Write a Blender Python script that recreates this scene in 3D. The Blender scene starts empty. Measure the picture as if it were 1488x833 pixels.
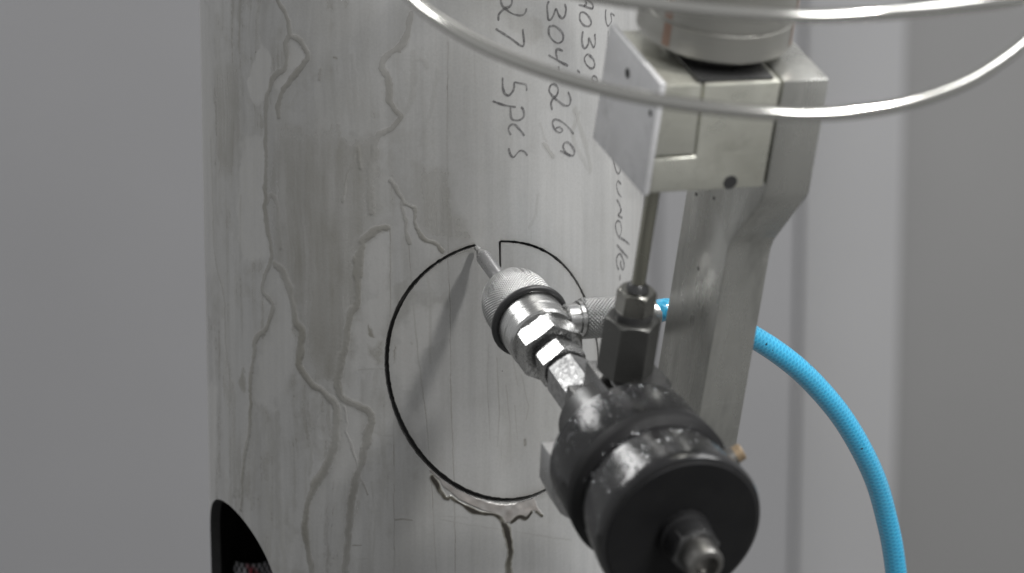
import bpy, bmesh, math, random
import numpy as np
from mathutils import Vector, Matrix, noise

S = 0.001                       # everything below is measured in millimetres
random.seed(4)
rng = np.random.default_rng(4)
scene = bpy.context.scene
COL = scene.collection

# ------------------------------------------------------------------ camera
PITCH = math.radians(14.0)
RP = 109.5                      # pipe radius
CAMP = Vector((43.80, -1874.11, 467.27)) * S
cam = bpy.data.cameras.new('camera')
cam.sensor_width = 36.0
cam.lens = 36.0 * 5600.0 / 1488.0
cam.clip_start = 0.05
cam.clip_end = 50.0
cam.dof.use_dof = True
cam.dof.focus_distance = 1.800
cam.dof.aperture_fstop = 7.5
cam_ob = bpy.data.objects.new('camera', cam)
cam_ob.location = CAMP
cam_ob.rotation_euler = (math.radians(90) - PITCH, 0, 0)
COL.objects.link(cam_ob)
scene.camera = cam_ob

# ------------------------------------------------------------------ light (indoor workshop, lamps overhead, front fill added)
world = bpy.data.worlds.new('World')
scene.world = world
world.use_nodes = True
bg = world.node_tree.nodes['Background']
bg.inputs[0].default_value = (0.99, 0.995, 1.0, 1)
bg.inputs[1].default_value = 0.345

def area(name, loc, target, sx, sy, watt, col=(1, 1, 1)):
    l = bpy.data.lights.new(name, 'AREA')
    l.shape = 'RECTANGLE'; l.size = sx; l.size_y = sy; l.energy = watt; l.color = col
    o = bpy.data.objects.new(name, l)
    o.location = loc
    o.rotation_euler = (Vector(target) - Vector(loc)).to_track_quat('-Z', 'Y').to_euler()
    COL.objects.link(o)
    return o

area('work_lamp', (0.95, -0.80, 1.50), (0.02, -0.11, 0.0), 0.14, 0.14, 24, (1, 0.985, 0.96))
area('ceiling_or_fill_lamp', (-1.42, 0.98, 1.65), (-0.5, 0.2, 0.0), 1.5, 0.8, 32, (1, 1, 0.99))
area('ceiling_or_fill_lamp', (1.60, 0.20, 2.00), (0.3, 0.2, 0.0), 1.5, 0.9, 36, (1, 1, 1))
area('ceiling_or_fill_lamp', (1.35, -2.10, 1.70), (0.0, 0.0, 0.0), 0.7, 0.7, 48, (1, 1, 1))  # front fill, added to brighten the faces towards the camera

scene.view_settings.view_transform = 'Standard'
scene.view_settings.look = 'None'
scene.view_settings.gamma = 1.0
scene.view_settings.exposure = 0.16
scene.render.engine = 'CYCLES'

# ---- measured marks on the pipe, unrolled: (arc length, height) in mm
WRITING = {
 'pieces_note': [[(52.5,158.1),(51.9,156.0),(49.9,155.0),(46.8,155.5),(44.0,156.8),(41.5,158.9),(40.0,160.4),(39.5,163.0),(40.8,164.7),(43.3,164.8),(44.9,163.1),(44.8,160.7),(43.5,159.4),(41.5,158.9),(39.0,156.9),(38.2,155.1),(38.3,153.2)],[(50.6,148.6),(50.8,140.4),(43.8,144.9),(36.8,149.6)],[(40.3,126.3),(40.4,121.5),(41.4,118.5),(43.2,117.5),(45.1,118.8),(46.1,121.1),(46.3,123.4),(49.0,122.8),(52.2,121.8),(52.7,118.8)],[(35.2,115.4),(40.7,113.2),(47.0,111.6)],[(44.2,111.8),(44.5,107.0),(46.4,105.4),(49.3,105.4),(51.2,107.0),(50.9,110.0),(49.6,111.6)],[(44.5,98.4),(43.2,101.2),(44.2,103.2),(46.4,103.3),(49.0,100.7),(51.6,97.5)],[(43.2,92.3),(44.2,89.2),(45.8,87.8),(47.7,89.5),(49.3,90.6),(51.6,89.8),(53.0,87.8)]],
 'number_note': [[(64.8,160.5),(63.8,158.2),(64.1,154.0),(64.6,151.6),(66.0,151.7),(67.5,153.6),(68.9,156.3),(70.4,153.3),(72.4,151.5),(74.2,152.5),(74.8,155.7),(73.9,158.2)],[(64.6,148.3),(64.9,144.5),(67.2,141.4),(70.1,139.9),(72.8,140.8),(73.1,143.6),(71.0,146.2),(67.8,148.3),(64.6,148.3)],[(73.1,135.8),(69.6,137.1),(69.0,135.1),(69.9,131.7)],[(64.4,134.9),(70.2,131.5),(76.2,128.3)],[(70.5,129.0),(70.5,126.6)],[(76.2,115.9),(77.8,112.4),(77.0,109.5),(74.0,109.6),(70.2,112.2),(67.3,114.6),(65.1,117.5),(65.8,120.1),(68.0,120.5),(70.2,118.1),(69.5,115.2),(67.3,113.7),(66.1,111.5),(66.8,108.1)],[(79.9,94.8),(76.3,98.9),(71.7,102.4),(68.1,103.5),(67.0,101.8),(68.4,98.7),(71.0,96.9),(72.9,97.8),(71.0,99.6),(68.8,99.2)],[(71.4,88.1),(76.4,85.7),(79.5,84.6),(80.3,86.9),(77.1,91.0),(74.4,91.6),(73.3,89.7),(75.2,86.4),(77.9,84.6)]],
 'code_note': [[(82.7,156.7),(86.3,155.7),(89.8,154.4),(92.6,153.8),(92.3,156.0),(88.4,158.8)],[(87.3,158.5),(88.0,156.5),(86.3,155.7)],[(83.7,152.8),(83.7,149.5),(86.4,146.5),(89.9,145.6),(91.6,147.0),(89.8,150.1),(86.4,152.7),(83.7,152.8)],[(85.7,143.8),(85.1,139.8),(85.8,136.4),(87.5,135.4),(89.6,137.3),(89.9,139.9),(92.1,136.5),(93.5,134.9),(94.6,137.1),(94.2,141.4)],[(88.6,132.4),(86.8,130.5),(88.2,127.5),(91.4,125.1),(94.0,125.7),(93.6,128.6),(90.7,131.4),(88.6,132.4)],[(81.9,125.7),(83.9,123.8)],[(93.0,121.4),(92.2,119.7),(94.0,118.0),(96.3,117.9),(95.4,120.2),(93.0,121.4)]],
 'size_note': [[(102.9,152.0),(102.5,148.8),(103.5,145.0),(105.1,143.6),(107.8,145.6),(107.2,149.3),(110.6,147.6)],[(104.9,141.2),(105.2,136.4),(105.8,132.4)],[(110.2,140.5),(110.8,137.4),(108.0,134.8),(105.2,134.0)],[(113.4,140.0),(112.7,138.0)],[(105.3,128.9),(105.9,125.2),(109.2,124.4),(110.3,125.1)]],
 'bundle_note': [[(118.0,77.4),(113.8,80.2),(111.1,79.8),(110.7,77.2),(112.5,72.4),(114.8,69.9),(117.2,70.6),(117.8,73.6),(116.4,77.7)],[(118.2,63.9),(114.9,66.1),(113.5,64.1),(115.4,60.1),(118.8,57.4)],[(113.6,57.3),(116.4,54.5),(117.9,52.0),(118.2,50.3)],[(118.2,51.9),(118.2,50.3),(115.4,49.2),(120.0,46.7)],[(114.8,46.7),(112.7,45.0),(113.8,41.0),(116.6,38.3),(118.9,41.0),(117.7,45.0),(114.8,46.7)],[(116.1,37.9),(121.4,35.7),(128.9,31.7)],[(113.9,34.8),(120.3,30.0),(126.9,25.4)],[(116.3,21.7),(114.4,24.3),(114.0,28.1),(116.8,29.7),(119.7,27.5),(122.2,23.1),(121.0,20.7),(118.6,22.9),(118.0,26.2)],[(117.5,19.3),(117.5,16.1)]],
}
RUNS = [([(-73.2,166.6),(-70.0,159.1),(-67.1,156.2),(-64.8,150.8),(-63.7,144.1)],2.72,1.0,0),([(-63.7,144.1),(-58.2,142.0),(-55.2,137.7),(-54.5,134.1),(-59.2,128.5),(-64.0,123.4),(-68.7,116.6),(-71.8,109.6),(-71.5,103.7)],2.72,1.0,1),([(-63.7,144.1),(-66.2,140.6),(-66.8,129.3),(-74.1,123.9),(-77.8,116.1),(-79.8,108.6),(-80.1,96.6),(-80.3,85.2),(-80.7,66.7),(-80.9,59.3),(-79.7,49.7),(-78.0,41.8),(-78.2,33.0),(-82.6,24.1),(-83.8,17.5),(-77.7,12.7),(-77.8,7.9),(-82.2,-1.0),(-89.4,-8.2),(-91.7,-16.9),(-93.7,-27.3),(-94.6,-42.1),(-96.2,-57.0),(-99.3,-64.4),(-102.2,-79.4),(-104.7,-97.7)],2.38,0.95,1),([(-80.4,61.0),(-76.6,65.6),(-73.6,62.0),(-72.4,52.4),(-71.4,40.8)],2.38,0.7,0),([(-75.1,31.8),(-70.7,30.1),(-67.0,22.5),(-64.3,14.1),(-62.4,5.2),(-58.9,0.9),(-60.6,-9.9),(-60.8,-16.7),(-56.9,-21.6),(-51.6,-26.4),(-47.1,-27.9),(-42.0,-32.1),(-40.7,-39.8),(-41.9,-51.3),(-46.1,-63.1),(-55.0,-77.8),(-58.3,-88.7),(-58.5,-102.3),(-55.2,-119.2),(-53.8,-128.5)],3.4,1.0,1),([(-29.7,38.5),(-29.8,21.8),(-30.9,16.3),(-33.4,12.4),(-35.2,1.8),(-37.8,-10.6),(-40.4,-19.7),(-38.4,-28.0),(-33.5,-31.0),(-24.9,-34.1),(-23.3,-39.4),(-25.8,-48.8),(-28.6,-60.0),(-31.1,-67.0),(-33.3,-76.2),(-34.8,-90.1),(-36.8,-106.3),(-38.1,-122.8)],3.4,0.9,-1),([(-3.1,157.1),(-5.4,147.0),(-8.7,141.4),(-14.2,138.4),(-16.5,132.8),(-13.3,125.1),(-13.4,115.6),(-9.5,110.1),(-8.9,107.2),(-14.5,102.2),(-18.4,99.1),(-20.1,94.7),(-21.8,86.8),(-22.6,74.8),(-22.7,62.2)],3.06,0.75,-1),([(-14.8,55.2),(-19.5,54.4),(-25.8,50.1),(-27.9,44.3),(-29.1,31.9)],3.06,0.9,-1),([(-13.7,78.5),(-10.8,75.9),(-8.5,71.3),(-7.6,67.4),(-5.6,67.4),(-2.1,65.1),(-1.8,59.5),(0.1,53.8),(3.0,49.8),(7.9,48.1),(10.8,44.0)],1.7,0.9,1),([(-8.5,67.3),(-6.6,60.1),(-6.0,54.4),(-4.8,48.1)],2.04,0.6,0),([(-29.5,93.6),(-32.2,86.2),(-34.7,77.5),(-36.6,68.0)],1.02,0.8,0),([(-28.8,93.7),(-28.2,88.4),(-27.2,83.5)],1.7,0.7,0),([(-133.5,84.1),(-133.1,73.6),(-132.1,51.4),(-131.2,30.2),(-126.5,19.5),(-120.4,12.6),(-117.5,0.7),(-117.5,-15.9),(-113.4,-31.7),(-113.1,-42.8)],1.36,0.6,1),([(-111.4,-35.4),(-110.0,-56.1),(-111.3,-91.6)],4.42,0.5,0),([(-128.6,-53.7),(-131.3,-98.9)],1.7,0.35,0),([(-75.2,-41.7),(-75.9,-76.5),(-74.0,-97.1),(-71.4,-122.1)],3.06,0.35,0),([(-90.3,-44.6),(-92.1,-72.9),(-94.9,-94.6)],2.04,0.35,0),([(-48.2,-27.7),(-51.0,-41.4),(-53.9,-55.5),(-56.0,-69.6)],1.02,0.35,0),([(-37.0,-33.0),(-35.4,-46.5),(-30.4,-63.2),(-26.0,-76.6)],1.02,0.5,0),([(40.4,-86.6),(41.1,-90.8),(42.5,-97.2),(44.3,-104.8),(43.6,-111.3),(44.0,-121.8)],3.06,1.5,0),([(9.2,131.7),(6.2,112.1),(1.3,95.8)],2.04,0.2,0),([(-2.3,139.9),(-1.7,128.5),(-3.4,115.4),(-7.3,108.9)],2.38,0.25,0),([(4.1,133.4),(0.9,136.6),(-2.3,135.0)],1.7,0.3,0),([(-47.2,129.9),(-48.0,124.9)],1.7,0.6,0),([(-31.0,137.5),(-29.5,121.2),(-31.1,101.4)],2.72,0.3,0),([(80.6,106.5),(86.6,92.3),(91.6,76.4)],2.38,0.35,0),([(83.8,104.4),(79.3,93.3),(88.6,77.6)],2.04,0.3,0),([(62.0,92.2),(67.1,85.9)],2.72,0.5,0),([(60.1,102.3),(64.0,93.6)],1.36,0.3,0),([(59.4,69.2),(57.5,59.4),(54.5,53.0)],1.36,0.25,0)]
PATCHES = [([(-82.9,140.0),(-76.1,134.5),(-75.4,126.7),(-79.7,111.9),(-84.6,107.9),(-90.5,110.4),(-93.0,118.0),(-89.1,126.6),(-86.4,133.2)],1.02,-0.35),([(-63.7,142.1),(-57.5,138.8),(-56.4,135.0),(-63.2,128.1),(-70.3,117.7),(-74.2,118.9),(-75.4,122.1),(-67.2,127.6),(-65.1,129.5),(-65.4,137.4)],1.02,-0.4),([(-97.6,90.6),(-81.6,93.0),(-82.2,66.5),(-83.3,58.2),(-80.2,48.2),(-79.6,32.8),(-99.5,27.6),(-102.9,55.9)],1.7,-0.3),([(-75.5,33.4),(-72.9,28.8),(-69.2,19.1),(-65.2,11.3),(-62.9,-2.0),(-63.2,-19.1),(-76.5,-38.5),(-90.2,-41.1),(-88.6,-16.6),(-77.9,2.5),(-75.5,11.4),(-80.8,19.0)],1.36,-0.22),([(-126.9,119.3),(-97.7,127.3),(-95.7,97.6),(-105.6,69.0),(-122.0,69.3),(-133.1,91.0)],4.76,0.45),([(-73.7,100.7),(-15.5,98.8),(-20.8,55.7),(-27.6,42.0),(-31.5,-1.9),(-36.9,-22.7),(-55.4,-24.8),(-59.7,1.8),(-75.0,33.5),(-76.6,67.0)],4.76,0.42),([(-2.6,89.2),(-1.1,62.8),(3.7,51.1),(16.6,46.5),(26.5,48.7),(16.7,65.8),(12.9,85.8)],2.38,0.3),([(-57.0,122.4),(-21.8,128.1),(-15.4,102.1),(-61.3,95.6)],8.5,0.2),([(-60.2,164.7),(-21.4,167.0),(-15.2,138.1),(-56.7,142.1)],6.8,0.15),([(-29.2,18.4),(-19.4,24.7),(-14.7,34.2),(-14.8,12.5),(-17.3,-1.1),(-19.7,-12.7),(-26.5,-17.2),(-33.6,-10.2),(-31.1,3.8)],1.36,-0.22),([(-24.2,50.5),(-15.8,54.2),(-14.0,39.3),(-17.4,25.8),(-22.7,23.9),(-26.0,35.4)],1.7,-0.2),([(-6.6,13.7),(-4.0,18.4),(13.3,17.2),(13.9,3.7),(4.3,-3.8),(0.1,-6.5),(-1.0,-18.3),(-5.2,-21.7),(-11.1,-18.5),(-12.7,-10.4),(-11.9,3.8),(-7.6,8.6)],1.36,-0.28),([(-8.3,-34.7),(-3.3,-32.9),(0.6,-38.7),(-0.8,-48.3),(-6.0,-44.2)],1.36,-0.22),([(-12.8,25.9),(-4.6,31.1),(-1.4,22.8),(-6.3,12.7),(-12.2,9.2)],1.36,0.22),([(-37.4,-29.6),(-26.7,-35.5),(-27.5,-56.1),(-35.7,-70.5),(-44.7,-71.5),(-39.7,-50.3)],1.7,-0.18),([(-3.0,26.1),(13.3,24.3),(14.9,17.5),(-3.0,16.1)],2.04,0.2),([(38.5,158.2),(54.4,156.0),(61.9,149.8),(60.0,141.8),(52.6,141.8),(43.7,149.7)],1.7,0.22),([(-24.3,-1.5),(-18.9,-1.2),(-19.0,-10.6),(-21.4,-12.5),(-23.0,-8.1)],1.36,0.4),([(-12.3,-0.9),(-11.0,-2.6),(-11.4,-9.3),(-13.0,-11.1)],1.02,0.4),([(-25.6,8.6),(-22.2,6.1),(-20.9,2.8),(-24.2,3.9)],1.02,0.7),([(-33.3,18.8),(-28.5,19.2),(-29.6,15.1),(-32.3,14.2)],0.68,0.5),([(-41.7,-7.9),(-36.7,-7.4),(-37.5,-13.3),(-41.1,-11.2)],1.7,0.5),([(-104.3,-28.6),(-98.2,-27.2),(-97.8,-34.1),(-103.9,-35.4)],1.36,0.6),([(-17.2,-117.6),(-11.8,-69.0),(9.7,-48.4),(16.2,-69.2),(-3.9,-117.2)],6.8,0.15),([(-4.8,-62.0),(-0.2,-61.3),(0.4,-68.8),(-4.9,-70.5)],2.04,0.25),([(97.4,124.0),(119.1,134.0),(116.2,87.4),(97.8,83.8)],4.08,-0.25),([(120.4,55.9),(160.7,47.3),(141.2,9.8),(127.0,13.2)],2.72,-0.2),([(-162.7,150.4),(-124.9,156.5),(-127.7,16.5),(-151.2,10.9)],2.04,-0.1),([(-163.0,-48.8),(-129.9,-40.0),(-139.9,-106.8),(-162.9,-113.8)],1.36,-0.3),([(50.8,86.7),(92.6,74.6),(83.2,42.4),(54.5,53.0)],10.2,-0.1)]
SCRATCHES = [([(14.1,144.6),(13.6,98.9),(13.7,39.3),(14.6,15.8),(14.7,-21.3),(16.2,-69.2),(16.7,-115.2)],0.61,0.55),([(-13.5,55.9),(-13.9,9.1)],0.75,0.6),([(-4.8,47.8),(-3.0,19.4),(-0.6,-7.5),(2.2,-29.9),(5.0,-62.0),(7.4,-114.8)],0.54,0.5),([(3.9,32.8),(5.1,19.4),(5.0,-10.2)],1.36,0.35),([(-12.6,-38.2),(-12.8,-115.0)],0.85,0.5),([(-23.6,-69.6),(-22.1,-90.2),(-23.6,-115.6)],1.02,0.3),([(-29.5,-14.7),(-23.1,-13.9),(-17.4,-13.3)],0.54,0.5),([(-12.3,-88.3),(-8.3,-87.8),(-4.0,-88.4)],1.16,0.9),([(-33.6,-102.5),(-29.0,-102.1)],0.75,0.6),([(-31.5,-108.9),(-25.6,-108.8)],0.54,0.4),([(-21.7,-44.8),(-18.3,-46.3),(-13.3,-46.4)],1.02,0.4),([(-51.4,93.3),(-50.4,56.8),(-51.6,23.1),(-50.6,-10.6)],0.68,0.3),([(-42.7,87.4),(-44.2,23.9),(-42.2,-16.5)],0.68,0.25),([(-34.2,64.9),(-36.4,24.6),(-35.0,-9.0)],0.68,0.3),([(33.2,-2.1),(32.5,-22.4),(33.8,-49.8)],0.54,0.35),([(37.3,-9.2),(38.7,-36.5),(37.3,-53.5)],0.61,0.4),([(41.9,-23.2),(44.3,-44.0),(42.6,-57.5)],0.48,0.35),([(50.1,-19.0),(53.9,-34.9),(52.4,-41.5)],0.54,0.4),([(46.5,-34.0),(48.0,-51.3)],0.48,0.3),([(45.4,-10.0),(48.0,-23.9)],0.51,0.3),([(39.4,-50.3),(39.7,-58.9)],0.68,0.4),([(9.5,-87.9),(29.6,-92.4),(50.9,-98.3),(79.4,-106.9)],0.41,0.3),([(-11.9,-84.5),(22.8,-87.4)],0.41,0.25),([(52.0,-51.8),(52.0,-53.9)],2.04,0.7),([(-105.4,94.3),(-104.1,93.2)],1.7,0.9),([(-43.2,161.4),(-41.8,161.2)],1.36,0.8),([(-40.3,135.6),(-38.9,135.4)],1.36,0.8),([(-122.6,-33.9),(-121.7,-35.1)],0.68,0.5),([(-3.8,-0.1),(-3.5,-0.8)],1.02,0.5),([(-52.5,-14.2),(-52.1,-14.5)],1.02,0.4),([(-45.4,-64.7),(-43.9,-64.9)],1.7,0.6),([(-77.4,115.2),(-76.6,110.3)],1.36,0.4),([(-75.3,127.0),(-75.0,123.8)],1.36,0.1),([(-140.8,150.6),(-131.6,148.1),(-134.2,128.1)],1.36,0.35),([(-122.1,31.5),(-121.9,17.8)],1.02,0.3),([(-99.7,61.6),(-101.3,28.9)],1.7,0.3),([(-104.0,116.4),(-100.4,115.3),(-100.3,96.9)],2.04,0.35),([(30.1,144.0),(30.3,65.1)],0.51,0.12),([(54.5,69.7),(55.3,46.3)],0.48,0.2),([(-10.9,139.8),(-8.0,139.5)],1.02,0.9),([(72.2,50.8),(74.4,20.0)],0.48,0.2),([(85.4,65.6),(87.9,45.0)],0.48,0.15),([(-36.4,21.3),(-32.7,-22.4)],0.54,0.2),([(7.3,128.5),(7.6,56.1)],0.48,0.15)]
SLUDGE = [(4.9,-63.3),(8.5,-68.2),(12.2,-72.6),(17.8,-77.2),(24.3,-81.4),(32.9,-85.2),(39.2,-89.0),(41.2,-91.2),(44.7,-91.1),(48.8,-89.2),(52.4,-90.7),(55.6,-88.0),(58.8,-88.3),(61.4,-91.1),(59.9,-87.5),(55.6,-81.0),(48.8,-82.2),(40.7,-82.4),(33.9,-80.7),(25.3,-76.7),(16.9,-70.9),(11.3,-66.3),(7.7,-62.4)]
SLUDGE_EDGE = [[(5.8,-66.2),(11.7,-77.4),(14.1,-77.0),(17.8,-79.3),(23.8,-83.3),(27.2,-85.0),(33.9,-86.5),(39.2,-89.5),(40.9,-92.1)],[(44.7,-91.3),(48.8,-89.5),(52.4,-91.0),(55.6,-88.3)],[(58.3,-88.4),(61.4,-91.4)]]  # dark lower lip: wet line with the sludge's shadow painted in
KERF = [60.347, 1.8, -0.9, -3.499, -3.642, -0.447, -0.423]
# ------------------------------------------------------------------ helpers
def tag(o, label=None, cat=None, group=None, kind=None):
    if label: o['label'] = label
    if cat: o['category'] = cat
    if group: o['group'] = group
    if kind: o['kind'] = kind
    return o

def empty(name, loc=(0, 0, 0), mat=None):
    o = bpy.data.objects.new(name, None)
    o.empty_display_size = 0.02
    if mat is not None: o.matrix_world = mat
    else: o.location = loc
    COL.objects.link(o)
    return o

def link(name, me, mat, parent=None):
    me.materials.clear(); me.materials.append(mat)
    o = bpy.data.objects.new(name, me)
    COL.objects.link(o)
    if parent is not None: o.parent = parent
    return o

def from_bm(name, bm, mat, parent=None, smooth=True, angle=35):
    bmesh.ops.recalc_face_normals(bm, faces=bm.faces)
    me = bpy.data.meshes.new(name); bm.to_mesh(me); bm.free()
    if smooth:
        me.polygons.foreach_set('use_smooth', [True] * len(me.polygons))
        me.set_sharp_from_angle(angle=math.radians(angle))
    return link(name, me, mat, parent)

AX = {'u': 0, 'e': 1, 'n': 2}
def lathe_bm(profile, axis='n', c=(0, 0, 0), segs=72, bm=None, rfun=None, rot=0.0):
    """profile: (position along axis, radius); c: centre (the axis component is added)"""
    bm = bm or bmesh.new()
    k = AX[axis]; i, j = [(1, 2), (2, 0), (0, 1)][k]
    rings = []
    for a, r in profile:
        ring = []
        for s in range(segs):
            t = rot + 2 * math.pi * s / segs
            rr = r if rfun is None else rfun(r, t)
            v = [0, 0, 0]; v[k] = a; v[i] = rr * math.cos(t); v[j] = rr * math.sin(t)
            ring.append(bm.verts.new([(v[q] + c[q]) * S for q in range(3)]))
        rings.append(ring)
    for p, q in zip(rings, rings[1:]):
        for s in range(segs):
            bm.faces.new((p[s], p[(s + 1) % segs], q[(s + 1) % segs], q[s]))
    if profile[0][1] > 0: bm.faces.new(rings[0])
    if profile[-1][1] > 0: bm.faces.new(rings[-1])
    return bm

def lathe(name, profile, mat, parent, axis='n', c=(0, 0, 0), segs=72, angle=30, rot=0.0):
    return from_bm(name, lathe_bm(profile, axis, c, segs, rot=rot), mat, parent, angle=angle)

def hex_bm(circ, a0, a1, axis='n', c=(0, 0, 0), rot=0.0, ch0=0.9, ch1=0.9, rc=None, segs=96):
    """hexagonal nut with turned chamfers at both ends"""
    ap = circ * math.cos(math.pi / 6)
    rc = rc or ap * 1.0
    def hexr(t):
        t = (t - rot) % (math.pi / 3)
        return ap / math.cos(t - math.pi / 6)
    prof = []
    bm = bmesh.new()
    k = AX[axis]; i, j = [(1, 2), (2, 0), (0, 1)][k]
    n = 7
    levels = []
    for q in range(n):                       # chamfer: cone that cuts the corners
        f = q / (n - 1); levels.append((a0 + ch0 * f, ap * 0.985 + (circ * 1.02 - ap * 0.985) * f))
    for q in range(n):
        f = q / (n - 1); levels.append((a1 - ch1 * (1 - f), circ * 1.02 - (circ * 1.02 - ap * 0.985) * f))
    rings = []
    for a, rmax in levels:
        ring = []
        for s in range(segs):
            t = rot + 2 * math.pi * s / segs
            r = min(hexr(t), rmax)
            v = [0, 0, 0]; v[k] = a; v[i] = r * math.cos(t); v[j] = r * math.sin(t)
            ring.append(bm.verts.new([(v[q] + c[q]) * S for q in range(3)]))
        rings.append(ring)
    for p, q in zip(rings, rings[1:]):
        for s in range(segs):
            bm.faces.new((p[s], p[(s + 1) % segs], q[(s + 1) % segs], q[s]))
    bm.faces.new(rings[0]); bm.faces.new(rings[-1])
    return bm

def hexnut(name, circ, a0, a1, mat, parent, **k):
    return from_bm(name, hex_bm(circ, a0, a1, **k), mat, parent, angle=14)

def prism(name, poly, axis, a0, a1, mat, parent, bevel=0.5, segs=2, holes=None):
    """poly in the two other axes (cyclic order after 'axis'), extruded from a0 to a1"""
    k = AX[axis]; i, j = [(1, 2), (2, 0), (0, 1)][k]
    bm = bmesh.new()
    lo, hi = [], []
    for (x, y) in poly:
        for a, lst in ((a0, lo), (a1, hi)):
            v = [0, 0, 0]; v[k] = a; v[i] = x; v[j] = y
            lst.append(bm.verts.new([q * S for q in v]))
    bm.faces.new(lo); bm.faces.new(hi)
    n = len(poly)
    for s in range(n): bm.faces.new((lo[s], lo[(s + 1) % n], hi[(s + 1) % n], hi[s]))
    bmesh.ops.recalc_face_normals(bm, faces=bm.faces)
    if bevel:
        ed = [e for e in bm.edges if len(e.link_faces) == 2 and e.calc_face_angle(0) > math.radians(25)]
        bmesh.ops.bevel(bm, geom=ed, offset=bevel * S, segments=segs, profile=0.5, affect='EDGES', clamp_overlap=True)
    return from_bm(name, bm, mat, parent, angle=40)

def box(name, u, e, n, mat, parent, bevel=0.5):
    return prism(name, [(u[0], e[0]), (u[1], e[0]), (u[1], e[1]), (u[0], e[1])], 'n', n[0], n[1], mat, parent, bevel)

def catmull(P, step):
    P = [np.array(p, float) for p in P]
    Q = [2 * P[0] - P[1]] + P + [2 * P[-1] - P[-2]]
    out = []
    for a, b, c, d in zip(Q, Q[1:], Q[2:], Q[3:]):
        m = max(2, int(np.linalg.norm(c - b) / step))
        for q in range(m):
            t = q / m
            out.append(0.5 * (2 * b + (c - a) * t + (2 * a - 5 * b + 4 * c - d) * t * t + (3 * b - a - 3 * c + d) * t ** 3))
    out.append(P[-1])
    return np.array(out)

def tube(name, pts, r, mat, parent=None, segs=20, closed_ends=True):
    """swept round tube with a UV map: x = length in mm, y = turn 0..1"""
    pts = np.asarray(pts, float); n = len(pts)
    T = np.gradient(pts, axis=0); T /= np.linalg.norm(T, axis=1)[:, None]
    ref = np.array([0, 0, 1.0]) if abs(T[0][2]) < 0.9 else np.array([1.0, 0, 0])
    N0 = np.cross(T[0], ref); N0 /= np.linalg.norm(N0)
    L = np.r_[0, np.cumsum(np.linalg.norm(np.diff(pts, axis=0), axis=1))]
    verts = []
    for q in range(n):
        N0 = N0 - T[q] * (N0 @ T[q]); N0 /= np.linalg.norm(N0)
        B = np.cross(T[q], N0)
        for s in range(segs):
            t = 2 * math.pi * s / segs
            verts.append((pts[q] + r * (math.cos(t) * N0 + math.sin(t) * B)) * S)
    faces, uvs = [], []
    for q in range(n - 1):
        for s in range(segs):
            s2 = (s + 1) % segs
            faces.append((q * segs + s, q * segs + s2, (q + 1) * segs + s2, (q + 1) * segs + s))
            uvs += [(L[q], s / segs), (L[q], (s + 1) / segs), (L[q + 1], (s + 1) / segs), (L[q + 1], s / segs)]
    if closed_ends:
        faces.append(tuple(range(segs))[::-1]); faces.append(tuple((n - 1) * segs + s for s in range(segs)))
        uvs += [(0, 0)] * (2 * segs)
    me = bpy.data.meshes.new(name); me.from_pydata([tuple(v) for v in verts], [], faces)
    uvl = me.uv_layers.new(name='UVMap'); uvl.data.foreach_set('uv', np.array(uvs, 'f').ravel())
    me.polygons.foreach_set('use_smooth', [True] * len(me.polygons))
    me.set_sharp_from_angle(angle=math.radians(50))
    return link(name, me, mat, parent)

# ------------------------------------------------------------------ materials
class NT:
    def __init__(s, name):
        s.m = bpy.data.materials.new(name); s.m.use_nodes = True
        s.t = s.m.node_tree; s.p = s.t.nodes['Principled BSDF']
    def n(s, typ, **k):
        o = s.t.nodes.new(typ)
        for a, v in k.items(): setattr(o, a, v)
        return o
    def l(s, a, b): s.t.links.new(a, b)
    def val(s, x): return x
    def math(s, op, a, b=0.0, clamp=False):
        o = s.n('ShaderNodeMath', operation=op, use_clamp=clamp)
        for q, v in enumerate((a, b)):
            if isinstance(v, (int, float)): o.inputs[q].default_value = v
            else: s.l(v, o.inputs[q])
        return o.outputs[0]
    def mix(s, fac, a, b, mode='MIX'):
        o = s.n('ShaderNodeMix', data_type='RGBA', blend_type=mode)
        for q, v in ((0, fac), (6, a), (7, b)):
            if isinstance(v, (int, float)): o.inputs[q].default_value = v
            elif isinstance(v, tuple): o.inputs[q].default_value = v if len(v) == 4 else v + (1,)
            else: s.l(v, o.inputs[q])
        return o.outputs[2]
    def noise(s, scale, detail=4, rough=0.55, stretch=None, coord='Object'):
        tc = s.n('ShaderNodeTexCoord'); src = tc.outputs[coord]
        if stretch:
            mp = s.n('ShaderNodeMapping'); mp.inputs['Scale'].default_value = stretch
            s.l(src, mp.inputs[0]); src = mp.outputs[0]
        o = s.n('ShaderNodeTexNoise'); o.inputs['Scale'].default_value = scale
        o.inputs['Detail'].default_value = detail; o.inputs['Roughness'].default_value = rough
        s.l(src, o.inputs['Vector']); return o.outputs[0]
    def ramp(s, fac, a, b, lo=0.0, hi=1.0):
        o = s.n('ShaderNodeMapRange'); s.l(fac, o.inputs[0])
        for q, v in enumerate((a, b, lo, hi)): o.inputs[q + 1].default_value = v
        return o.outputs[0]
    def bump(s, h, strength, dist):
        o = s.n('ShaderNodeBump'); o.inputs['Strength'].default_value = strength; o.inputs['Distance'].default_value = dist
        s.l(h, o.inputs['Height']); s.l(o.outputs[0], s.p.inputs['Normal'])

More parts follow.
